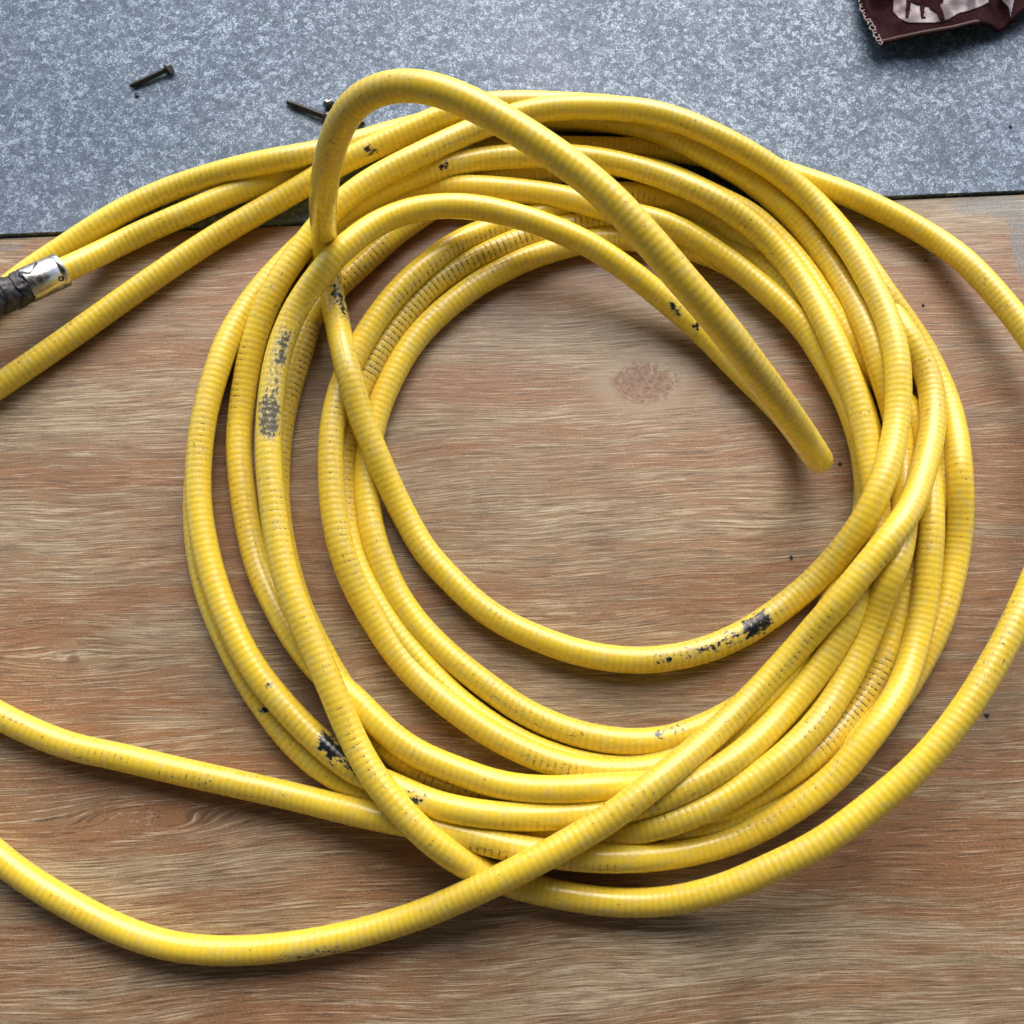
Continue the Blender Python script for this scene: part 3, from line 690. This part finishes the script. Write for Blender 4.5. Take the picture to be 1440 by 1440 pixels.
# print on the cloth: shapes drawn in picture terms and laid on the cloth surface
from mathutils.bvhtree import BVHTree
dg_v = [Vector(v_) for v_ in [rag_top(i / NU, j / NV) for j in range(NV + 1) for i in range(NU + 1)]]
bvh = BVHTree.FromPolygons(dg_v, [(j * (NU + 1) + i, j * (NU + 1) + i + 1, (j + 1) * (NU + 1) + i + 1, (j + 1) * (NU + 1) + i) for j in range(NV) for i in range(NU)])
def drape(name, inside, x0, x1, y0, y1, step, lift_, mat, parent):
    nx, ny = int((x1 - x0) / step) + 1, int((y1 - y0) / step) + 1; idx = {}; vs, fs = [], []
    for j in range(ny):
        for i in range(nx):
            px, py = x0 + i * step, y0 + j * step
            hit = bvh.ray_cast(Vector(CAM), Vector(ray(px, py)).normalized())
            if hit[0] is None: continue
            idx[i, j] = len(vs); vs.append(np.array(hit[0]) + np.array([0, 0, lift_]) - ro)
    for j in range(ny - 1):
        for i in range(nx - 1):
            if all((a, b) in idx for a, b in ((i, j), (i + 1, j), (i + 1, j + 1), (i, j + 1))) and inside(x0 + (i + .5) * step, y0 + (j + .5) * step):
                fs.append((idx[i, j], idx[i + 1, j], idx[i + 1, j + 1], idx[i, j + 1]))
    o = mesh_obj(name, vs, fs, mat, parent); s_ = o.modifiers.new('s', 'SOLIDIFY'); s_.thickness = lift_ * .9; s_.offset = -1; return o
def poly_in(poly):
    def f(x, y):
        c = False; n = len(poly)
        for i in range(n):
            (x1, y1), (x2, y2) = poly[i], poly[(i + 1) % n]
            if (y1 > y) != (y2 > y) and x < (x2 - x1) * (y - y1) / (y2 - y1) + x1: c = not c
        return c
    return f
patch = poly_in([(1254,-60),(1256,18),(1266,28),(1278,33),(1300,33),(1320,32),(1334,28),(1346,20),(1362,16),(1378,10),(1390,4),(1372,-60)])
corner = poly_in([(1408,-40),(1410,2),(1418,10),(1421,24),(1424,8),(1434,-40)])
drape('white_print', lambda x, y: patch(x, y) or corner(x, y), 1250, 1440, -50, 36, 1.2, .0004, whitec.m, rag)
legs = [poly_in(p) for p in ([(1274,0),(1280,4),(1277,26),(1273,26)], [(1292,2),(1300,10),(1298,24),(1302,27),(1295,27)], [(1302,4),(1320,6),(1326,18),(1328,29),(1321,30),(1318,20),(1308,15)],
        [(1266,-20),(1330,-30),(1326,4),(1312,12),(1290,8),(1276,2)])]
drape('brown_print', lambda x, y: any(g(x, y) for g in legs), 1262, 1332, -30, 32, 1.0, .0008, cloth.m, rag)
# overlocked stitch loops down the left hem
bm = bmesh.new()
for i in range(17):
    t = i / 16; e = edge_pt(t * 3 / (len(EDGE) - 1)); c_ = at(e[0] + 2, e[1], PLATE_Z + e[2] + .0016)
    for q in range(12):
        a0, a1 = 2 * math.pi * q / 12 * .8, 2 * math.pi * (q + 1) / 12 * .8
        rr = .0021 + .0005 * math.sin(i * 2.3)
        p0 = c_ + np.array([math.cos(a0 + i) * rr, math.sin(a0 + i) * rr, .0004 * math.sin(a0 * 3)]); p1 = c_ + np.array([math.cos(a1 + i) * rr, math.sin(a1 + i) * rr, .0004 * math.sin(a1 * 3)])
        d_ = Vector(p1 - p0); M = Matrix.Translation(Vector((p0 + p1) / 2 - ro)) @ d_.to_track_quat('Z', 'Y').to_matrix().to_4x4()
        bmesh.ops.create_cone(bm, cap_ends=True, segments=6, radius1=.00055, radius2=.00055, depth=d_.length * 1.15, matrix=M)
me = bpy.data.meshes.new('hem_stitching'); bm.to_mesh(me); bm.free(); me.materials.append(threadm)
o = bpy.data.objects.new('hem_stitching', me); C.objects.link(o); o.parent = rag
# hem roll along the front edge
pts = np.array([at(edge_pt(u)[0], edge_pt(u)[1], PLATE_Z + edge_pt(u)[2]) for u in np.linspace(3 / 14, 7.2 / 14, 60)]) + [0, .0006, .0002]
V, N_, s_, a_ = tube(pts, .0013, 8)
mesh_obj('hem', (V - ro).reshape(-1, 3), [(i * 8 + j, i * 8 + (j + 1) % 8, (i + 1) * 8 + (j + 1) % 8, (i + 1) * 8 + j) for i in range(59) for j in range(8)], simple('hem_thread', (.13, .08, .075), .9, 0, 900, .4, .0002), rag)

# ------------------------------------------------------------------ crumbs of dirt
crumbm = simple('dark_crumb', (.03, .025, .022), .7, 0, 900, .4)
def crumb(px, py, r, label, z=0):
    bm = bmesh.new(); bmesh.ops.create_icosphere(bm, subdivisions=2, radius=r)
    rnd = random.Random(int(px * 7 + py))
    for v in bm.verts: v.co *= .7 + .6 * rnd.random(); v.co.z *= .6
    me = bpy.data.meshes.new('crumb'); bm.to_mesh(me); bm.free(); me.materials.append(crumbm)
    o = bpy.data.objects.new('crumb', me); C.objects.link(o); o.location = at(px, py, z + r * .35)
    tag(o, label, 'crumb', 'crumbs of dirt scattered on the floor'); return o
crumb(192,134,.0019,'black crumb just below the tip of the lone screw', PLATE_Z)
crumb(1421,178,.0015,'black speck on the steel plate near the right edge', PLATE_Z)
for px, py, r, l in [(1302,366,.0011,'tiny dark crumb on the wood between the coil and the outer hose loop'), (1298,429,.0013,'dark crumb on the wood right beside the coil, upper right'),
                     (1332,397,.0008,'faint speck on the wood under the outer loop at upper right'), (1388,1005,.0016,'pale brown crumb on the wood right of the outer loop, lower right'),
                     (1113,784,.0014,'small crumb on the wood inside the coil near its right side'), (1181,652,.0013,'dark crumb beside the tip of the hanging loop')]:
    crumb(px, py, r, l)
